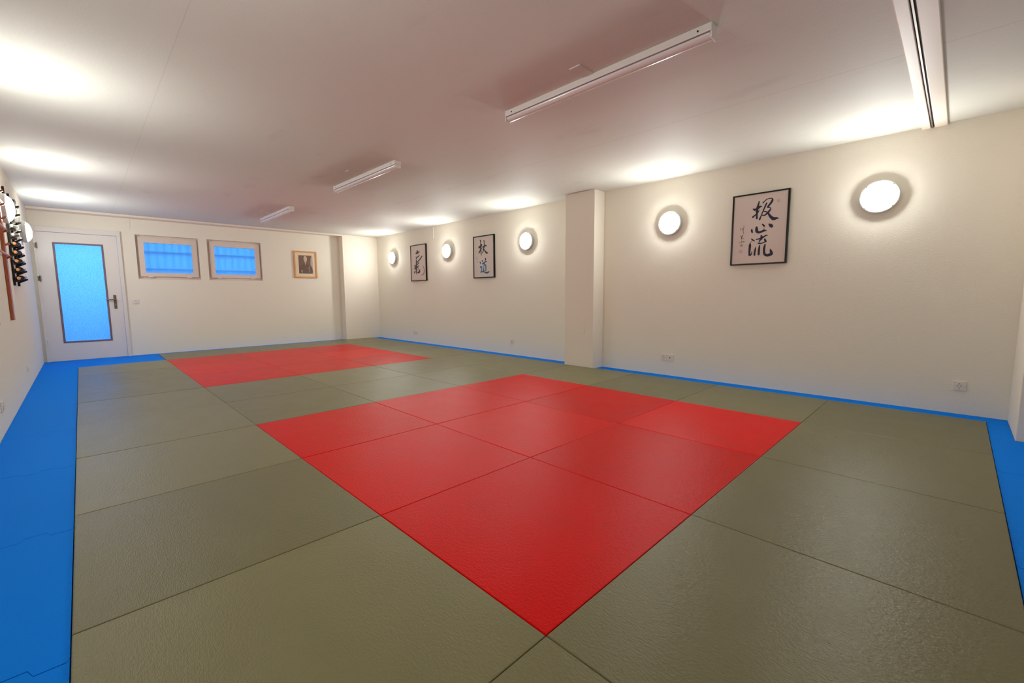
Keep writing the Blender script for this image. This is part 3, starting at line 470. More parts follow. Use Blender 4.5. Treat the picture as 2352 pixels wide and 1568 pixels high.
# ------------------------------------------------------------------ framed calligraphies on the right wall
INK={"f3":{"ink":[[[22698,19375,22698,19375],[22637,19365,22745,19320],[22612,19282,22735,19230],[22578,19168,22721,19106],[22544,19057,22705,18984],[22511,18956,22684,18872],[22477,18857,22662,18770],[22448,18758,22648,18678],[22426,18666,22644,18595],[22411,18583,22645,18519],[22404,18496,22643,18438],[22407,18395,22633,18345],[22417,18291,22620,18252],[22427,18188,22612,18158],[22435,18082,22612,18059],[22442,17982,22617,17960],[22446,17888,22622,17863],[22447,17791,22625,17761],[22446,17699,22628,17668],[22445,17635,22630,17603],[22538,17560,22538,17560]],[[22118,18696,22118,18696],[22112,18652,22159,18704],[22135,18597,22208,18685],[22180,18515,22265,18668],[22268,18444,22292,18674],[22370,18432,22320,18676],[22457,18455,22372,18677],[22539,18491,22422,18690],[22619,18541,22466,18732],[22684,18592,22514,18795],[22733,18629,22580,18855],[22778,18664,22660,18887],[22823,18699,22737,18900],[22862,18726,22808,18903],[22897,18743,22876,18891],[22934,18752,22929,18870],[22963,18757,22961,18855],[22989,18801,22989,18801]],[[22755,18504,22755,18504],[22734,18506,22767,18483],[22692,18448,22745,18410],[22634,18369,22713,18310],[22579,18297,22672,18217],[22530,18237,22622,18146],[22483,18182,22567,18088],[22429,18130,22509,18032],[22363,18081,22443,17973],[22293,18036,22378,17917],[22225,17991,22322,17867],[22162,17943,22270,17813],[22107,17900,22224,17762],[22070,17871,22193,17727],[22097,17766,22097,17766]],[[23007,19094,23007,19094],[23070,19071,22986,19163],[23114,19126,23037,19210],[23174,19200,23107,19276],[23237,19267,23177,19339],[23297,19323,23241,19395],[23356,19370,23304,19447],[23418,19407,23374,19489],[23488,19433,23454,19518],[23561,19448,23535,19534],[23634,19455,23614,19543],[23709,19455,23695,19546],[23777,19446,23775,19541],[23823,19428,23849,19523],[23843,19401,23916,19482],[23847,19374,23969,19418],[23842,19357,24000,19339],[23831,19337,24001,19256],[23810,19300,23983,19185],[23781,19249,23955,19118],[23747,19184,23914,19046],[23707,19112,23864,18974],[23665,19042,23812,18904],[23618,18974,23756,18837],[23569,18908,23701,18775],[23523,18847,23654,18720],[23481,18788,23614,18665],[23446,18738,23580,18616],[23422,18704,23557,18582],[23463,18605,23463,18605]],[[23459,18622,23459,18622],[23503,18565,23478,18683],[23550,18572,23529,18680],[23612,18580,23601,18676],[23663,18576,23673,18660],[23707,18553,23739,18625],[23744,18521,23797,18576],[23754,18500,23840,18506],[23742,18477,23843,18425],[23710,18436,23823,18353],[23673,18390,23797,18288],[23637,18341,23764,18226],[23598,18294,23724,18169],[23557,18248,23682,18115],[23514,18203,23637,18063],[23470,18161,23591,18017],[23425,18115,23543,17974],[23378,18061,23489,17929],[23335,18010,23429,17884],[23294,17972,23367,17847],[23250,17949,23301,17824],[23206,17936,23239,17813],[23165,17931,23176,17813],[23119,17937,23109,17830],[23070,17953,23051,17856],[23033,17966,23014,17874],[22997,17931,22997,17931]],[[23419,19134,23419,19134],[23346,19137,23463,19062],[23314,19063,23434,18987],[23269,18960,23393,18881],[23222,18847,23348,18769],[23176,18724,23298,18648],[23130,18594,23246,18524],[23087,18473,23197,18407],[23049,18365,23153,18302],[23016,18267,23114,18209],[22984,18171,23078,18117],[22952,18074,23044,18023],[22923,17983,23013,17933],[22888,17889,22984,17837],[22841,17779,22952,17717],[22790,17669,22922,17595],[22752,17587,22897,17502],[22735,17550,22877,17452],[22734,17543,22860,17431],[22732,17537,22850,17423],[22765,17446,22765,17446]],[[23110,18289,23110,18289],[23134,18247,23130,18325],[23182,18236,23178,18322],[23246,18221,23247,18317],[23305,18201,23321,18303],[23366,18165,23399,18271],[23429,18122,23471,18234],[23474,18091,23519,18208],[23532,18128,23532,18128]],[[23547,18161,23547,18161],[23498,18083,23641,18138],[23519,18028,23668,18086],[23550,17947,23706,18016],[23587,17861,23750,17947],[23627,17772,23801,17881],[23672,17679,23856,17818],[23729,17586,23915,17758],[23800,17485,23987,17691],[23885,17384,24056,17632],[23993,17296,24095,17605],[24118,17260,24109,17598],[24209,17271,24146,17590],[24275,17292,24199,17581],[24334,17322,24250,17572],[24372,17355,24310,17568],[24396,17379,24388,17552],[24447,17384,24467,17507],[24513,17376,24532,17457],[24562,17369,24575,17422],[24584,17388,24584,17388]],[[22137,16668,22137,16668],[22110,16661,22160,16644],[22080,16619,22174,16589],[22042,16554,22195,16518],[22023,16468,22213,16462],[22044,16370,22227,16397],[22081,16284,22241,16317],[22108,16226,22252,16258],[22195,16194,22195,16194]],[[22566,16850,22566,16850],[22480,16804,22656,16782],[22467,16740,22673,16715],[22451,16650,22696,16625],[22442,16563,22717,16538],[22440,16481,22729,16460],[22449,16382,22734,16410],[22496,16263,22734,16400],[22583,16170,22742,16380],[22685,16112,22764,16349],[22798,16085,22793,16326],[22911,16097,22854,16321],[23013,16129,22941,16334],[23105,16161,23026,16355],[23188,16191,23095,16386],[23256,16216,23164,16427],[23306,16235,23258,16449],[23377,16255,23368,16421],[23463,16273,23464,16372],[23526,16284,23528,16337],[23542,16307,23542,16307]],[[23054,17039,23054,17039],[23046,16979,23108,17052],[23073,16933,23152,17025],[23110,16870,23212,16988],[23146,16816,23266,16947],[23187,16773,23307,16897],[23230,16738,23339,16848],[23260,16713,23359,16813],[23342,16726,23342,16726]],[[23277,16697,23277,16697],[23262,16690,23292,16685],[23256,16425,23300,16418],[23278,16407,23278,16407]],[[23664,16980,23664,16980],[23660,16920,23716,16996],[23679,16869,23764,16983],[23707,16799,23829,16964],[23739,16732,23890,16943],[23775,16674,23944,16920],[23805,16629,24002,16885],[23818,16613,24062,16823],[23835,16612,24096,16740],[23867,16596,24097,16675],[23895,16575,24092,16640],[24021,16539,24021,16539]],[[22104,15644,22104,15644],[22093,15600,22148,15649],[22117,15551,22189,15617],[22155,15481,22244,15577],[22214,15413,22294,15540],[22300,15365,22355,15488],[22388,15334,22425,15428],[22448,15313,22476,15385],[22484,15337,22484,15337]],[[22163,15385,22163,15385],[22143,15389,22173,15364],[22017,15214,22061,15179],[22031,15184,22031,15184]],[[22028,15194,22028,15194],[21989,15175,22066,15165],[21965,15127,22090,15109],[21934,15058,22121,15029],[21910,14973,22140,14931],[21899,14857,22139,14810],[21897,14723,22126,14679],[21896,14591,22114,14551],[21895,14463,22104,14428],[21896,14341,22095,14312],[21900,14224,22092,14207],[21906,14108,22100,14103],[21914,14007,22114,14008],[21920,13939,22124,13941],[22030,13874,22030,13874]],[[21907,13936,21907,13936],[21945,13863,21946,14000],[21998,13855,21996,13995],[22078,13848,22055,13990],[22163,13874,22086,13993],[22212,13948,22111,14017],[22232,14030,22142,14072],[22243,14106,22168,14132],[22248,14183,22184,14198],[22246,14255,22193,14265],[22244,14305,22198,14313],[22222,14324,22222,14324]],[[22534,15485,22534,15485],[22567,15449,22545,15530],[22634,15455,22610,15546],[22728,15464,22699,15569],[22821,15474,22787,15594],[22907,15483,22867,15618],[22993,15493,22944,15642],[23080,15514,23018,15669],[23167,15548,23097,15700],[23249,15590,23175,15733],[23328,15636,23250,15768],[23406,15692,23326,15814],[23473,15747,23401,15864],[23524,15783,23480,15899],[23570,15797,23561,15895],[23620,15800,23624,15870],[23658,15799,23662,15851],[23675,15822,23675,15822]],[[23012,15905,23012,15905],[22972,15828,23099,15892],[22981,15778,23136,15852],[22988,15721,23190,15785],[22982,15700,23229,15686],[22977,15694,23220,15586],[22968,15661,23188,15519],[22954,15611,23149,15464],[22934,15549,23097,15411],[22909,15478,23041,15366],[22881,15400,22991,15321],[22856,15312,22946,15256],[22833,15228,22905,15186],[22818,15170,22876,15136],[22840,15136,22840,15136]],[[22733,15100,22733,15100],[22759,15040,22767,15146],[22800,15029,22807,15140],[22860,15013,22860,15131],[22931,15005,22921,15127],[23013,15007,22995,15125],[23100,15016,23077,15128],[23189,15032,23156,15138],[23284,15061,23244,15164],[23374,15096,23330,15197],[23436,15120,23391,15222],[23440,15181,23440,15181]],[[23368,15540,23368,15540],[23317,15472,23453,15514],[23325,15430,23475,15477],[23337,15372,23505,15424],[23351,15315,23532,15368],[23370,15254,23556,15306],[23392,15194,23576,15245],[23407,15151,23590,15202],[23520,15114,23520,15114]],[[22570,14737,22570,14737],[22537,14725,22600,14710],[22516,14659,22609,14637],[22488,14567,22621,14535],[22462,14471,22625,14426],[22440,14367,22614,14313],[22421,14254,22596,14203],[22408,14143,22585,14109],[22407,14035,22585,14020],[22414,13943,22591,13937],[22420,13882,22596,13878],[22513,13823,22513,13823]],[[22951,14907,22951,14907],[22898,14889,22997,14862],[22876,14808,23000,14775],[22846,14695,23005,14654],[22820,14577,23007,14533],[22804,14458,23006,14415],[22793,14338,23003,14298],[22787,14222,23000,14189],[22789,14102,22996,14077],[22796,13993,22992,13972],[22801,13918,22989,13898],[22897,13847,22897,13847]],[[23470,14977,23470,14977],[23402,14964,23521,14916],[23368,14878,23514,14821],[23323,14756,23504,14691],[23289,14627,23497,14569],[23276,14500,23490,14457],[23275,14375,23486,14349],[23281,14256,23490,14245],[23288,14137,23503,14142],[23306,14013,23522,14061],[23356,13886,23543,14016],[23449,13783,23578,13979],[23557,13715,23629,13945],[23677,13675,23677,13928],[23800,13674,23732,13941],[23906,13697,23806,13975],[23990,13722,23890,14006],[24070,13757,23980,14020],[24141,13797,24060,14027],[24190,13826,24117,14032],[24207,13946,24207,13946]],[[24202,13895,24202,13895],[24222,13966,24133,13888],[24207,14029,24078,13919],[24189,14108,23999,13973],[24164,14176,23931,14068],[24101,14266,23907,14206],[24017,14375,23910,14346],[23955,14454,23914,14444],[23930,14463,23930,14463]]],"signature":[[[21350,17037,21350,17037],[21329,17031,21368,17019],[21320,16956,21357,16944],[21305,16858,21341,16843],[21279,16785,21312,16758],[21233,16755,21258,16710],[21175,16745,21196,16686],[21131,16740,21154,16672],[21124,16701,21124,16701]],[[21076,16855,21076,16855],[21062,16862,21080,16839],[21041,16846,21061,16823],[21013,16821,21038,16800],[20993,16781,21024,16770],[20991,16716,21025,16713],[20998,16645,21034,16644],[21004,16595,21040,16595],[21024,16583,21024,16583]],[[21172,16741,21172,16741],[21178,16693,21210,16762],[21213,16677,21243,16735],[21257,16656,21289,16694],[21282,16631,21322,16636],[21277,16586,21319,16570],[21255,16522,21303,16505],[21246,16447,21298,16443],[21270,16360,21314,16369],[21305,16277,21341,16288],[21333,16214,21362,16221],[21345,16178,21371,16181],[21350,16159,21373,16161],[21353,16147,21374,16148],[21365,16141,21365,16141]],[[21010,16036,21010,16036],[21010,16020,21024,16042],[21034,15995,21053,16024],[21067,15962,21093,16000],[21091,15934,21133,15971],[21105,15903,21162,15931],[21125,15858,21175,15907],[21197,15850,21139,15906],[21223,15918,21163,15949],[21242,16006,21196,16028],[21254,16070,21219,16086],[21240,16089,21240,16089]],[[21212,16104,21212,16104],[21195,16100,21225,16089],[21180,16044,21216,16031],[21159,15967,21204,15951],[21142,15886,21194,15871],[21131,15798,21189,15785],[21123,15712,21188,15699],[21118,15652,21187,15639],[21151,15624,21151,15624]],[[21175,15771,21175,15771],[21181,15748,21191,15784],[21365,15660,21379,15717],[21389,15682,21389,15682]],[[20896,15270,20896,15270],[20926,15259,20887,15302],[20979,15334,20960,15355],[20975,15350,20975,15350]],[[20961,15349,20961,15349],[20971,15336,20967,15364],[21025,15337,21020,15367],[21100,15338,21095,15371],[21182,15340,21175,15378],[21282,15340,21273,15392],[21386,15340,21373,15407],[21459,15340,21444,15418],[21473,15381,21473,15381]],[[21156,15555,21156,15555],[21146,15549,21167,15548],[21151,15327,21199,15325],[21176,15311,21176,15311]]],"seal1":[[[21035,15173,21035,15173],[21043,15158,21043,15186],[21299,15131,21298,15158],[21306,15144,21306,15144]],[[21043,15180,21043,15180],[21030,15174,21056,15170],[21030,14891,21056,14888],[21043,14881,21043,14881]],[[21035,14890,21035,14890],[21044,14875,21042,14903],[21307,14854,21305,14882],[21314,14867,21314,14867]],[[21298,15153,21298,15153],[21285,15146,21312,15143],[21293,14869,21319,14867],[21306,14860,21306,14860]],[[21161,15173,21161,15173],[21123,15151,21202,15144],[21134,14901,21213,14895],[21175,14873,21175,14873]],[[21030,15034,21030,15034],[21051,14999,21048,15066],[21301,14979,21298,15045],[21318,15011,21318,15011]]],"seal2":[[[20986,14525,20986,14525],[20994,14510,20993,14538],[21271,14489,21270,14517],[21279,14503,21279,14503]],[[20994,14532,20994,14532],[20981,14526,21007,14522],[20974,14257,21001,14253],[20987,14246,20987,14246]],[[20980,14255,20980,14255],[20988,14241,20987,14269],[21279,14220,21277,14248],[21286,14234,21286,14234]],[[21270,14512,21270,14512],[21258,14504,21284,14502],[21265,14235,21291,14233],[21278,14226,21278,14226]],[[21087,14510,21087,14510],[21076,14505,21098,14502],[21075,14255,21096,14252],[21085,14247,21085,14247]],[[21179,14503,21179,14503],[21169,14497,21190,14495],[21172,14248,21193,14245],[21183,14240,21183,14240]]],"seal3":[[[24350,19338,24350,19338],[24357,19326,24355,19349],[24573,19296,24571,19319],[24578,19307,24578,19307]],[[24356,19344,24356,19344],[24345,19340,24366,19335],[24343,19055,24364,19051],[24353,19046,24353,19046]],[[24347,19054,24347,19054],[24354,19042,24353,19065],[24579,19012,24578,19034],[24585,19022,24585,19022]],[[24572,19315,24572,19315],[24562,19310,24583,19306],[24568,19025,24589,19021],[24579,19016,24579,19016]],[[24469,19322,24469,19322],[24460,19318,24478,19314],[24457,19042,24475,19038],[24466,19034,24466,19034]],[[24349,19196,24349,19196],[24355,19186,24354,19205],[24577,19156,24576,19175],[24581,19165,24581,19165]]]},"f1":{"ink":[[[-41785,19275,-41785,19275],[-41975,19232,-41607,19199],[-42018,19115,-41589,19076],[-42080,18963,-41570,18903],[-42145,18855,-41590,18735],[-42217,18801,-41697,18600],[-42308,18752,-41822,18513],[-42386,18710,-41901,18463],[-42266,18515,-42266,18515]],[[-42516,18576,-42516,18576],[-42199,18400,-42405,18795],[-42010,18427,-42216,18807],[-41736,18468,-41973,18824],[-41450,18536,-41769,18847],[-41201,18646,-41556,18897],[-41006,18762,-41328,18968],[-40877,18842,-41162,19022],[-40929,18973,-40929,18973]],[[-40981,18150,-40981,18150],[-41183,18196,-40945,18034],[-41342,18134,-41094,17966],[-41563,18049,-41304,17871],[-41787,17965,-41521,17776],[-42031,17878,-41758,17677],[-42276,17794,-41993,17583],[-42449,17734,-42157,17517],[-42416,17584,-42416,17584]],[[-39988,18002,-39988,18002],[-40167,18013,-39906,17911],[-40304,17913,-40023,17802],[-40493,17774,-40186,17651],[-40683,17639,-40359,17503],[-40861,17516,-40532,17371],[-41035,17400,-40710,17245],[-41215,17291,-40906,17125],[-41422,17180,-41138,17009],[-41637,17076,-41374,16906],[-41834,16993,-41580,16816],[-42019,16942,-41753,16732],[-42181,16914,-41891,16664],[-42297,16896,-41980,16619],[-42285,16712,-42285,16712]],[[-42284,17994,-42284,17994],[-42363,17972,-42204,17964],[-42368,17780,-42197,17773],[-42374,17519,-42185,17512],[-42386,17282,-42153,17278],[-42406,17107,-42075,17113],[-42432,16967,-41980,16972],[-42454,16829,-41924,16805],[-42467,16648,-41957,16604],[-42477,16447,-42027,16409],[-42486,16256,-42061,16241],[-42494,16096,-42008,16113],[-42502,15972,-41920,15993],[-42509,15853,-41872,15832],[-42505,15683,-41916,15638],[-42497,15486,-42000,15447],[-42487,15282,-42062,15261],[-42475,15072,-42077,15064],[-42459,14872,-42071,14869],[-42439,14696,-42067,14694],[-42410,14538,-42074,14538],[-42377,14407,-42082,14409],[-42354,14318,-42088,14320],[-42216,14276,-42216,14276]],[[-41226,16735,-41226,16735],[-41470,16754,-41127,16610],[-41570,16668,-41251,16531],[-41707,16554,-41428,16421],[-41848,16464,-41622,16320],[-41994,16416,-41818,16250],[-42164,16383,-42003,16202],[-42360,16341,-42187,16156],[-42597,16275,-42425,16099],[-42834,16207,-42673,16042],[-43002,16159,-42848,16002],[-43010,16058,-43010,16058]],[[-41458,16123,-41458,16123],[-41581,16123,-41395,16064],[-41692,16037,-41470,15964],[-41846,15927,-41582,15823],[-42007,15856,-41743,15684],[-42198,15850,-41973,15574],[-42453,15857,-42182,15494],[-42754,15811,-42289,15446],[-42971,15686,-42405,15403],[-43075,15560,-42567,15345],[-43130,15477,-42692,15297],[-43004,15318,-43004,15318]],[[-43069,16182,-43069,16182],[-43146,16111,-42913,16175],[-42854,15684,-42390,15813],[-42542,15671,-42542,15671]],[[-42977,14926,-42977,14926],[-43243,14843,-42706,14836],[-43096,14493,-42827,14490],[-42960,14448,-42960,14448]],[[-42950,14857,-42950,14857],[-42766,14832,-43004,14955],[-42505,15057,-42599,15107],[-42526,15097,-42526,15097]],[[-41608,15828,-41608,15828],[-41650,15816,-41566,15812],[-41712,15075,-41586,15069],[-41650,15051,-41650,15051]],[[-41172,15265,-41172,15265],[-41298,15222,-41037,15223],[-41331,15108,-40978,15108],[-41380,14963,-40905,14944],[-41445,14874,-40892,14772],[-41512,14852,-41007,14623],[-41595,14831,-41177,14525],[-41655,14810,-41374,14464],[-41698,14780,-41607,14457],[-41792,14747,-41787,14493],[-41883,14723,-41887,14522],[-41996,14626,-41996,14626]],[[-42306,14612,-42306,14612],[-42266,14566,-42250,14652],[-41791,14522,-41773,14624],[-41725,14569,-41725,14569]]],"signature":[[[-39941,16083,-39941,16083],[-39966,16062,-39893,16080],[-39875,15955,-39793,15975],[-39752,15807,-39656,15828],[-39650,15651,-39534,15668],[-39581,15485,-39442,15499],[-39533,15313,-39369,15322],[-39506,15144,-39323,15146],[-39501,14973,-39307,14967],[-39517,14809,-39318,14794],[-39561,14654,-39361,14626],[-39637,14494,-39439,14455],[-39737,14347,-39548,14295],[-39851,14236,-39688,14164],[-39985,14166,-39871,14075],[-40134,14124,-40076,14028],[-40291,14106,-40293,14015],[-40499,14124,-40538,14052],[-40727,14170,-40768,14117],[-40893,14206,-40926,14164],[-40932,14191,-40932,14191]]]},"f2":{"ink":[[[-21751,19533,-21751,19533],[-21793,19457,-21622,19536],[-21751,19411,-21558,19495],[-21705,19354,-21464,19425],[-21673,19298,-21391,19320],[-21645,19211,-21383,19198],[-21622,19095,-21407,19077],[-21611,18972,-21423,18956],[-21621,18848,-21420,18830],[-21643,18724,-21410,18705],[-21660,18597,-21391,18587],[-21660,18471,-21352,18474],[-21657,18359,-21303,18359],[-21656,18257,-21276,18230],[-21664,18147,-21296,18097],[-21676,18024,-21336,17979],[-21676,17885,-21362,17864],[-21651,17730,-21359,17727],[-21617,17581,-21343,17580],[-21591,17444,-21332,17434],[-21588,17313,-21336,17294],[-21593,17188,-21347,17169],[-21586,17069,-21353,17063],[-21551,16955,-21352,16961],[-21506,16861,-21347,16870],[-21474,16798,-21342,16807],[-21401,16777,-21401,16777]],[[-21449,18781,-21449,18781],[-21471,18717,-21348,18792],[-21419,18666,-21266,18752],[-21373,18612,-21145,18681],[-21384,18622,-21085,18543],[-21444,18609,-21195,18429],[-21583,18563,-21339,18349],[-21727,18515,-21467,18280],[-21861,18475,-21584,18217],[-22002,18430,-21676,18170],[-22141,18334,-21692,18168],[-22150,18189,-21705,18183],[-22076,18098,-21721,18143],[-22025,18052,-21725,18097],[-21844,18015,-21844,18015]],[[-21597,17905,-21597,17905],[-21673,17898,-21544,17865],[-21723,17829,-21563,17788],[-21792,17735,-21591,17680],[-21865,17641,-21635,17567],[-21954,17541,-21707,17451],[-22050,17437,-21787,17340],[-22120,17347,-21847,17260],[-22141,17276,-21876,17226],[-22125,17229,-21893,17215],[-22110,17207,-21906,17201],[-22005,17165,-22005,17165]],[[-21534,18270,-21534,18270],[-21641,18204,-21382,18233],[-21604,18133,-21357,18163],[-21550,18033,-21323,18074],[-21468,17939,-21296,18018],[-21340,17887,-21270,17998],[-21232,17878,-21208,17977],[-21168,17876,-21152,17960],[-21120,17913,-21120,17913]],[[-20732,19404,-20732,19404],[-20809,19345,-20605,19381],[-20770,19280,-20567,19315],[-20720,19195,-20514,19220],[-20685,19109,-20476,19111],[-20674,19019,-20475,19003],[-20676,18918,-20490,18899],[-20679,18804,-20494,18793],[-20676,18677,-20467,18673],[-20676,18553,-20429,18543],[-20687,18442,-20414,18410],[-20713,18337,-20445,18282],[-20751,18231,-20496,18170],[-20792,18123,-20544,18065],[-20834,18016,-20585,17959],[-20875,17915,-20624,17859],[-20911,17814,-20659,17766],[-20930,17710,-20688,17672],[-20939,17618,-20715,17579],[-20959,17535,-20755,17483],[-21006,17450,-20817,17387],[-21064,17369,-20888,17299],[-21118,17304,-20963,17227],[-21167,17256,-21051,17176],[-21217,17220,-21133,17149],[-21256,17193,-21186,17133],[-21247,17151,-21247,17151]],[[-21153,18185,-21153,18185],[-21016,18099,-21113,18296],[-20917,18108,-21019,18313],[-20776,18123,-20895,18337],[-20631,18146,-20786,18362],[-20504,18183,-20692,18391],[-20399,18221,-20592,18427],[-20305,18254,-20491,18460],[-20207,18283,-20390,18495],[-20140,18302,-20275,18531],[-20190,18317,-20076,18523],[-20211,18341,-19953,18416],[-20155,18301,-19942,18331],[-20110,18259,-19944,18281],[-20012,18236,-20012,18236]],[[-21049,17873,-21049,17873],[-20999,17792,-20966,17931],[-20902,17777,-20865,17914],[-20781,17756,-20717,17885],[-20698,17726,-20563,17830],[-20650,17672,-20447,17742],[-20602,17588,-20366,17653],[-20542,17491,-20288,17576],[-20467,17392,-20190,17501],[-20393,17297,-20087,17427],[-20323,17217,-19990,17358],[-20264,17144,-19909,17295],[-20173,17059,-19875,17268],[-19969,16991,-19912,17269],[-19768,17024,-19842,17239],[-19624,17095,-19686,17215],[-19534,17145,-19563,17200],[-19524,17177,-19524,17177]],[[-21242,16014,-21242,16014],[-21309,15965,-21140,15995],[-21190,15677,-20959,15719],[-21050,15652,-21050,15652]],[[-20403,16327,-20403,16327],[-20473,16261,-20275,16313],[-20437,16198,-20222,16251],[-20396,16119,-20149,16157],[-20379,16062,-20116,16040],[-20396,15990,-20177,15926],[-20439,15898,-20271,15836],[-20475,15829,-20337,15777],[-20427,15777,-20427,15777]]],"blue_ink":[[[-21828,15749,-21828,15749],[-21890,15677,-21696,15742],[-21860,15621,-21634,15695],[-21822,15550,-21549,15624],[-21792,15494,-21487,15532],[-21753,15432,-21493,15432],[-21709,15355,-21534,15348],[-21678,15298,-21565,15292],[-21622,15273,-21622,15273]],[[-21213,15253,-21213,15253],[-21002,15200,-21253,15395],[-20913,15254,-21153,15441],[-20793,15326,-21012,15505],[-20669,15393,-20865,15566],[-20547,15456,-20718,15620],[-20427,15512,-20568,15671],[-20321,15546,-20410,15712],[-20204,15551,-20241,15733],[-20081,15539,-20092,15740],[-19989,15529,-19996,15743],[-19894,15633,-19894,15633]],[[-20632,15610,-20632,15610],[-20765,15565,-20500,15551],[-20764,15488,-20502,15474],[-20764,15382,-20506,15367],[-20767,15281,-20510,15263],[-20778,15184,-20517,15161],[-20792,15092,-20524,15067],[-20803,15027,-20529,15002],[-20672,14962,-20672,14962]],[[-20981,14984,-20981,14984],[-21045,14958,-20912,14958],[-21046,14860,-20891,14861],[-21048,14725,-20863,14726],[-21048,14596,-20835,14597],[-21050,14484,-20810,14486],[-21050,14379,-20786,14383],[-21041,14273,-20767,14282],[-21014,14151,-20752,14162],[-20979,14033,-20741,14045],[-20954,13952,-20733,13963],[-20835,13914,-20835,13914]],[[-20245,15208,-20245,15208],[-20353,15167,-20133,15162],[-20350,15070,-20127,15065],[-20345,14932,-20119,14925],[-20344,14768,-20115,14759],[-20347,14543,-20117,14533],[-20353,14298,-20123,14288],[-20357,14124,-20128,14114],[-20243,14074,-20243,14074]],[[-20879,14925,-20879,14925],[-20810,14899,-20880,14976],[-20688,14943,-20758,15020],[-20523,15002,-20592,15079],[-20388,15049,-20454,15127],[-20306,15074,-20365,15154],[-20253,15087,-20307,15168],[-20218,15096,-20270,15177],[-20207,15145,-20207,15145]],[[-20879,14722,-20879,14722],[-20847,14690,-20852,14753],[-20513,14674,-20521,14766],[-20474,14720,-20474,14720]],[[-20869,14420,-20869,14420],[-20835,14381,-20833,14456],[-20525,14350,-20522,14459],[-20473,14402,-20473,14402]],[[-20842,14160,-20842,14160],[-20799,14107,-20791,14207],[-20224,14064,-20216,14172],[-20170,14115,-20170,14115]],[[-21775,14956,-21775,14956],[-21793,14804,-21558,15008],[-21753,14771,-21491,14988],[-21719,14737,-21380,14945],[-21728,14746,-21268,14846],[-21710,14741,-21263,14729],[-21679,14687,-21309,14652],[-21659,14639,-21345,14606],[-21511,14562,-21511,14562]],[[-21526,14626,-21526,14626],[-21583,14570,-21422,14617],[-21542,14519,-21383,14563],[-21490,14450,-21329,14484],[-21456,14378,-21288,14392],[-21445,14293,-21273,14291],[-21450,14199,-21273,14186],[-21471,14110,-21285,14081],[-21524,14016,-21319,13968],[-21594,13925,-21362,13862],[-21646,13860,-21393,13790],[-21548,13777,-21548,13777]],[[-21751,13961,-21751,13961],[-21687,13905,-21707,14021],[-21580,13907,-21601,14028],[-21434,13909,-21452,14038],[-21284,13906,-21298,14045],[-21137,13900,-21146,14052],[-20998,13891,-20986,14055],[-20875,13871,-20812,14043],[-20751,13830,-20636,14006],[-20614,13774,-20482,13962],[-20464,13718,-20342,13930],[-20308,13663,-20196,13912],[-20141,13613,-20070,13905],[-19939,13592,-19989,13907],[-19741,13626,-19901,13913],[-19592,13686,-19783,13930],[-19479,13748,-19659,13949],[-19385,13819,-19534,13963],[-19320,13892,-19417,13977],[-19279,13942,-19333,13989],[-19286,13975,-19286,13975]]],"signature":[[[-22638,16679,-22638,16679],[-22683,16663,-22591,16661],[-22652,16428,-22588,16427],[-22619,16415,-22619,16415]],[[-22623,16360,-22623,16360],[-22672,16341,-22571,16339],[-22650,16107,-22559,16105],[-22603,16088,-22603,16088]],[[-22586,15911,-22586,15911],[-22614,15902,-22559,15899],[-22640,15583,-22548,15578],[-22595,15563,-22595,15563]]]}}
def framed(key, x0, x1, z0, z1, fwid, inkmap, paper, label):
    cx, cz = (x0 + x1) / 2, (z0 + z1) / 2; yb = RY; yf = 4.168
    r = empty('framed_calligraphy', (cx, yb, cz)); tag(r, label, 'framed calligraphy', 'framed calligraphies of the right wall')
    def fp(name, bm, m, parent=r, **k):
        o = obj(name, bm, m, parent, **k)
        o.data.transform(Matrix.Translation(-Vector(r.location))); return o
    fp('picture_frame', B((x0, x0 + fwid, yf, yb - 0.002, z0, z1), (x1 - fwid, x1, yf, yb - 0.002, z0, z1), (x0 + fwid, x1 - fwid, yf, yb - 0.002, z0, z0 + fwid * 0.8), (x0 + fwid, x1 - fwid, yf, yb - 0.002, z1 - fwid * 0.8, z1), bevel=0.0015), M['black'])
    fp('backing', B((x0 + 0.005, x1 - 0.005, 4.178, yb - 0.004, z0 + 0.005, z1 - 0.005)), M['hole'])
    pa = fp('paper', B((x0 + fwid - 0.003, x1 - fwid + 0.003, 4.175, 4.178, z0 + 0.008, z1 - 0.008)), M[paper])
    for k, sts in INK[key].items():
        nm, mt, lb = inkmap[k]
        bm = bmesh.new(); yy = 4.1742
        for st in sts:
            prev = None
            for xa, za, xb, zb in st:
                cur = (bm.verts.new((xa / 1e4, yy, za / 1e4)), bm.verts.new((xb / 1e4, yy, zb / 1e4)))
                if prev: bm.faces.new((prev[0], prev[1], cur[1], cur[0]))
                prev = cur
            yy -= 0.00001
        res = bmesh.ops.extrude_face_region(bm, geom=bm.faces[:])
        for v in [e for e in res['geom'] if isinstance(e, bmesh.types.BMVert)]: v.co.y += 0.0005
        fp(nm, bm, M[mt], pa, label=lb)
framed('f3', 2.012, 2.546, 1.293, 2.023, 0.017, {'ink': ('brush_writing', 'ink', 'three large navy brush characters'), 'signature': ('signature', 'sign', 'small column of thin handwriting'), 'seal1': ('seal', 'seal', 'faint square seal print under the handwriting'), 'seal2': ('seal', 'seal', 'faint lower seal print'), 'seal3': ('seal', 'seal', 'faint seal print near the top right corner')}, 'paper',
       'largest black framed calligraphy, three navy brush characters one above another')
framed('f2', -2.357, -1.803, 1.288, 2.018, 0.020, {'ink': ('brush_writing', 'ink_brown', 'dark brown brush character and dots'), 'blue_ink': ('blue_brush_writing', 'ink_blue', 'lower character appearing blue'), 'signature': ('signature', 'sign', None)}, 'paper_grey',
       'black framed calligraphy whose lower brush character is blue, upper one dark')
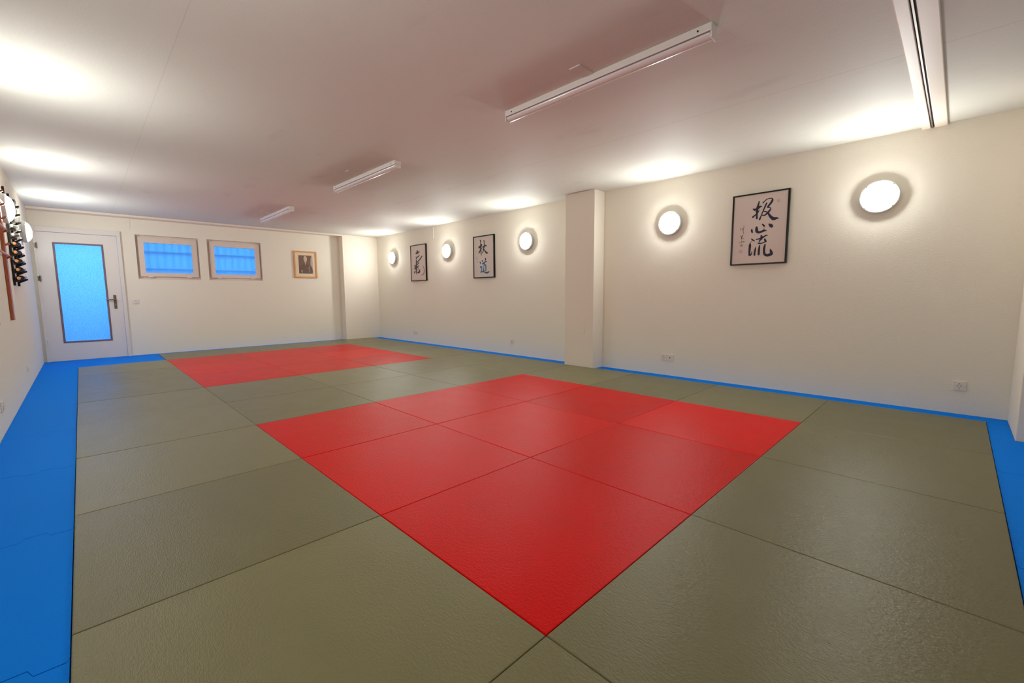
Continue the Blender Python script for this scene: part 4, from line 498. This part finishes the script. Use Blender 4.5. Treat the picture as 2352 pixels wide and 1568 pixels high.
framed('f1', -4.445, -3.862, 1.290, 2.036, 0.020, {'ink': ('brush_writing', 'ink_brown', 'one tall slanting dark brush character'), 'signature': ('tail_stroke', 'sign', 'thin curling end stroke')}, 'paper',
       'farthest black framed calligraphy with one tall slanting brush character')

# ------------------------------------------------------------------ portrait on the far wall
px = FX; y0, y1, z0, z1 = 2.382, 2.857, 1.381, 1.948
r = empty('framed_portrait', (FX, (y0 + y1) / 2, (z0 + z1) / 2)); tag(r, 'sepia portrait photo in a light oak frame beside the high windows', 'framed photo')
def pp(name, bm, m, parent=r, **k):
    o = obj(name, bm, m, parent, **k); o.data.transform(Matrix.Translation(-Vector(r.location))); return o
fwd = 0.03
pp('picture_frame', B((px, px + 0.025, y0, y0 + fwd, z0, z1), (px, px + 0.025, y1 - fwd, y1, z0, z1), (px, px + 0.025, y0 + fwd, y1 - fwd, z0, z0 + fwd), (px, px + 0.025, y0 + fwd, y1 - fwd, z1 - fwd, z1), bevel=0.0015), M['oak'])
pp('mount', B((px + 0.002, px + 0.012, y0 + 0.01, y1 - 0.01, z0 + 0.01, z1 - 0.01)), M['mount'])
ph = pp('photograph', B((px + 0.012, px + 0.013, 2.480, 2.770, 1.474, 1.860)), M['sepia'])
def flat(pts, name, m, dx):
    bm = bmesh.new(); bm_prism(bm, pts, px + 0.013 + dx - 0.0008, px + 0.013 + dx, axis='x'); pp(name, bm, m, ph)
flat([(2.745, 1.86), (2.77, 1.86), (2.77, 1.52), (2.755, 1.60), (2.722, 1.668), (2.728, 1.78)], 'bright_background', M['sepia_mid'], 0.001)
flat([(2.490, 1.475), (2.500, 1.60), (2.545, 1.675), (2.590, 1.70), (2.618, 1.700), (2.645, 1.70), (2.700, 1.672), (2.740, 1.60), (2.768, 1.475)], 'robe', M['sepia_robe'], 0.002)
flat([(2.612, 1.665), (2.600, 1.725), (2.636, 1.725), (2.630, 1.70), (2.622, 1.66)], 'neck', M['sepia_mid'], 0.003)
flat([(2.618 + 0.036 * math.cos(a) * (1 - 0.25 * (math.sin(a) < 0) * -math.sin(a)), 1.781 + 0.066 * math.sin(a)) for a in [2 * PI * k / 28 for k in range(28)]], 'face', M['sepia_light'], 0.004)
flat([(2.596, 1.789), (2.612, 1.792), (2.611, 1.787), (2.597, 1.785)], 'eye', M['sepia'], 0.0048)
flat([(2.625, 1.792), (2.640, 1.789), (2.640, 1.785), (2.626, 1.787)], 'eye', M['sepia'], 0.0048)
flat([(2.616, 1.785), (2.621, 1.762), (2.612, 1.762)], 'nose', M['sepia_mid'], 0.0048)
flat([(2.606, 1.744), (2.630, 1.745), (2.628, 1.740), (2.608, 1.739)], 'mouth', M['sepia'], 0.0048)
for cy, cz, s in ((2.538, 1.528, 0.018), (2.673, 1.591, 0.009), (2.54, 1.50, 0.012), (2.750, 1.49, 0.010)):
    flat([(cy + s * math.cos(2 * PI * k / 9) * (0.7 + 0.3 * (k % 2)), cz + s * math.sin(2 * PI * k / 9)) for k in range(9)], 'crest', M['sepia_mid'], 0.003)
flat([(2.696, 1.65), (2.702, 1.65), (2.700, 1.50), (2.690, 1.50)], 'sleeve_fold', M['sepia_mid'], 0.003)

# ------------------------------------------------------------------ sockets and switches
def face_plate(name, n, kinds, label, cat, loc, rz, group=None):
    """plate with n round inserts, built facing -y at the origin"""
    r = empty(name, loc); r.rotation_euler = (0, 0, rz); tag(r, label, cat, group)
    wd = 0.081
    for i in range(n):
        cx = (i - (n - 1) / 2) * wd
        pl = obj('cover_plate', B((cx - 0.040, cx + 0.040, -0.010, 0, -0.040, 0.040), bevel=0.003), M['white'], r)
        bm = bmesh.new()
        if kinds[i] == 'socket':
            bm_lathe_y(bm, cx, 0, [(0.026, 0.0), (0.026, 0.003), (0.0215, 0.003), (0.0205, 0.0)], 32, -1, -0.010); bm_lathe_y(bm, cx, 0, [(0.0212, 0.0005), (0.0, 0.0006)], 32, -1, -0.010)
            obj('socket_rim', bm, M['white'], pl, smooth=True)
            bm = bmesh.new()
            for dx, dz in ((-0.0095, 0), (0.0095, 0)):
                bm_tube(bm, [(cx + dx, -0.0104, dz), (cx + dx, -0.0120, dz)], 0.0032, 10)
            for dz in (-0.018, 0.018): bm_box(bm, cx - 0.003, cx + 0.003, -0.0125, -0.0104, dz - 0.0025, dz + 0.0025)
            obj('contact_hole', bm, M['hole'], pl)
        elif kinds[i] == 'aerial':
            bm_lathe_y(bm, cx, 0, [(0.012, 0.0), (0.012, 0.004), (0.008, 0.004), (0.008, 0.001)], 24, -1, -0.010); obj('aerial_rim', bm, M['white'], pl, smooth=True)
            bm = bmesh.new(); bm_tube(bm, [(cx, -0.0102, 0), (cx, -0.0135, 0)], 0.0065, 12); obj('contact_hole', bm, M['hole'], pl)
        else:
            bm_box(bm, cx - 0.027, cx + 0.027, -0.014, -0.010, -0.027, 0.027, bevel=0.002); obj('rocker', bm, M['white'], pl)
            obj('rocker_mark', B((cx - 0.012, cx + 0.012, -0.0150, -0.0138, 0.006, 0.013)), M['hole'], pl)
    return r
face_plate('wall_socket', 1, ['socket'], 'white socket low on the right wall, nearest the right edge', 'socket', (3.838, RY, 0.226), 0, 'sockets of the right wall')
face_plate('wall_socket', 2, ['socket', 'aerial'], 'double white outlet low on the wall just right of the column', 'socket', (1.315, RY, 0.213), 0, 'sockets of the right wall')
face_plate('wall_socket', 1, ['socket'], 'single white socket low on the wall left of the column', 'socket', (-1.412, RY, 0.213), 0, 'sockets of the right wall')
face_plate('wall_socket', 2, ['socket', 'socket'], 'farthest double white outlet, low below the single-character calligraphy', 'socket', (-4.38, RY, 0.20), 0, 'sockets of the right wall')
face_plate('light_switch', 1, ['switch'], 'white light switch beside the door handle', 'switch', (FX, -0.223, 0.92), PI / 2)
face_plate('wall_socket', 1, ['socket'], 'white socket low on the left wall at the left edge', 'socket', (-1.11, LY, 0.20), PI)
face_plate('wall_socket', 1, ['socket'], 'white socket low on the left wall near the door', 'socket', (-3.33, LY, 0.22), PI)

# ------------------------------------------------------------------ black weapon rack on the left wall
NP = 10; PZ0, PDZ = 1.165, 0.088
def post_mesh(x, wd, th, za, zb, m, parent, name='upright'):
    return obj(name, B((x - wd / 2, x + wd / 2, LY, LY + th, za, zb), bevel=0.002), m, parent)
def peg_bm(x, z, th, ln, rise, wd, hgt):
    bm = bmesh.new()
    bm_prism(bm, [(LY + th - 0.004, z - hgt / 2), (LY + th + ln, z - hgt / 2 + rise), (LY + th + ln, z + hgt / 2 + rise), (LY + th + ln - 0.012, z + hgt / 2 + rise - 0.001), (LY + th - 0.004, z + hgt / 2)], x - wd / 2, x + wd / 2, axis='x', bevel=0.0)
    return bm
rk = empty('weapon_rack', (0, 0.001, 0)); tag(rk, 'black weapon rack with two pegged uprights on the left wall', 'rack')
for x in (-3.08, -3.52):
    p = post_mesh(x, 0.045, 0.018, 1.125, 2.12, M['black'], rk)
    for k in range(NP):
        obj('peg', peg_bm(x, PZ0 + k * PDZ, 0.018, 0.062, 0.035, 0.022, 0.016), M['black'], p)
rk['label'] = 'black weapon rack with two pegged uprights on the left wall'
ordn = ['lowest', 'second lowest', 'third from the bottom', 'fourth from the bottom', 'fifth from the bottom', 'sixth from the bottom', 'seventh from the bottom', 'eighth from the bottom', 'second highest', 'topmost']
def make_sword(kind):
    """lies along -x from its butt at the origin, gently curved"""
    r = empty('wooden_sword' if kind == 'wood' else 'sheathed_sword')
    n = 12; hl = 0.24
    hm = M['bokken'] if kind == 'wood' else M['pale']; bmx = M['teak'] if kind == 'wood' else M['black']
    bm = bmesh.new(); bm_tube(bm, [(-hl * k / 6, 0, -0.012 * (hl * k / 6) ** 2) for k in range(7)], [0.015] + [0.0165] * 5 + [0.015], 12, 0.75); obj('hilt', bm, hm, r, smooth=True)
    bm = bmesh.new(); bm_tube(bm, [(-hl, 0, 0), (-hl - 0.006, 0, 0)], 0.036, 24); obj('guard', bm, M['black'] if kind == 'wood' else M['darksteel'], r)
    bm = bmesh.new(); pts = [(-hl - 0.006 - 0.72 * k / n, 0, 0.045 * (k / n) ** 2) for k in range(n + 1)]
    bm_tube(bm, pts, [0.015] * n + [0.008], 12, 0.7); obj('blade' if kind == 'wood' else 'scabbard', bm, bmx, r, smooth=True)
    return r
ws = make_sword('wood'); ss = make_sword('sheath'); fw_, fs_ = True, True
for k in range(10):
    z = PZ0 + k * PDZ + 0.008 + 0.026
    if k < 5:
        o = ws if fw_ else copy_tree(ws); fw_ = False
        lab = 'wooden practice sword with tan hilt, %s on the black rack' % ordn[k]; g = 'wooden swords on the black rack'
    else:
        o = ss if fs_ else copy_tree(ss); fs_ = False
        lab = 'dark scabbarded sword with pale hilt, %s on the black rack' % ordn[k]; g = 'sheathed swords on the black rack'
    o.location = (-2.98 - 0.015 * random.random(), LY + 0.018 + 0.026, z); tag(o, lab, 'sword', g)

# ------------------------------------------------------------------ reddish wooden rack, nearer the camera
rk2 = empty('staff_rack', (0, 0.001, 0)); tag(rk2, 'reddish wooden rack with long uprights and pegs, cut by the left edge', 'rack')
for x in (-2.46, -1.35):
    p = post_mesh(x, 0.10, 0.022, 0.79, 2.12, M['teak'], rk2)
    for k in range(6):
        obj('peg', peg_bm(x, 1.365 + 0.12 * k, 0.022, 0.028, 0.016, 0.018, 0.016), M['teak'], p)
st = None
for k in range(6):
    if k in (1, 3): continue
    if st is None:
        bm = bmesh.new(); bm_tube(bm, [(0, 0, 0), (1.28, 0, 0)], 0.010, 14); st = obj('wooden_staff', bm, M['bokken'], smooth=True); o = st
    else: o = copy_tree(st)
    o.location = (-2.475, LY + 0.023 + 0.012, 1.365 + 0.12 * k + 0.009 + 0.0165)
    tag(o, 'tan wooden staff on the %s peg of the reddish rack' % ['lowest', 'second lowest', 'third lowest', 'fourth', 'fifth', 'top'][k], 'staff', 'staffs on the reddish rack')
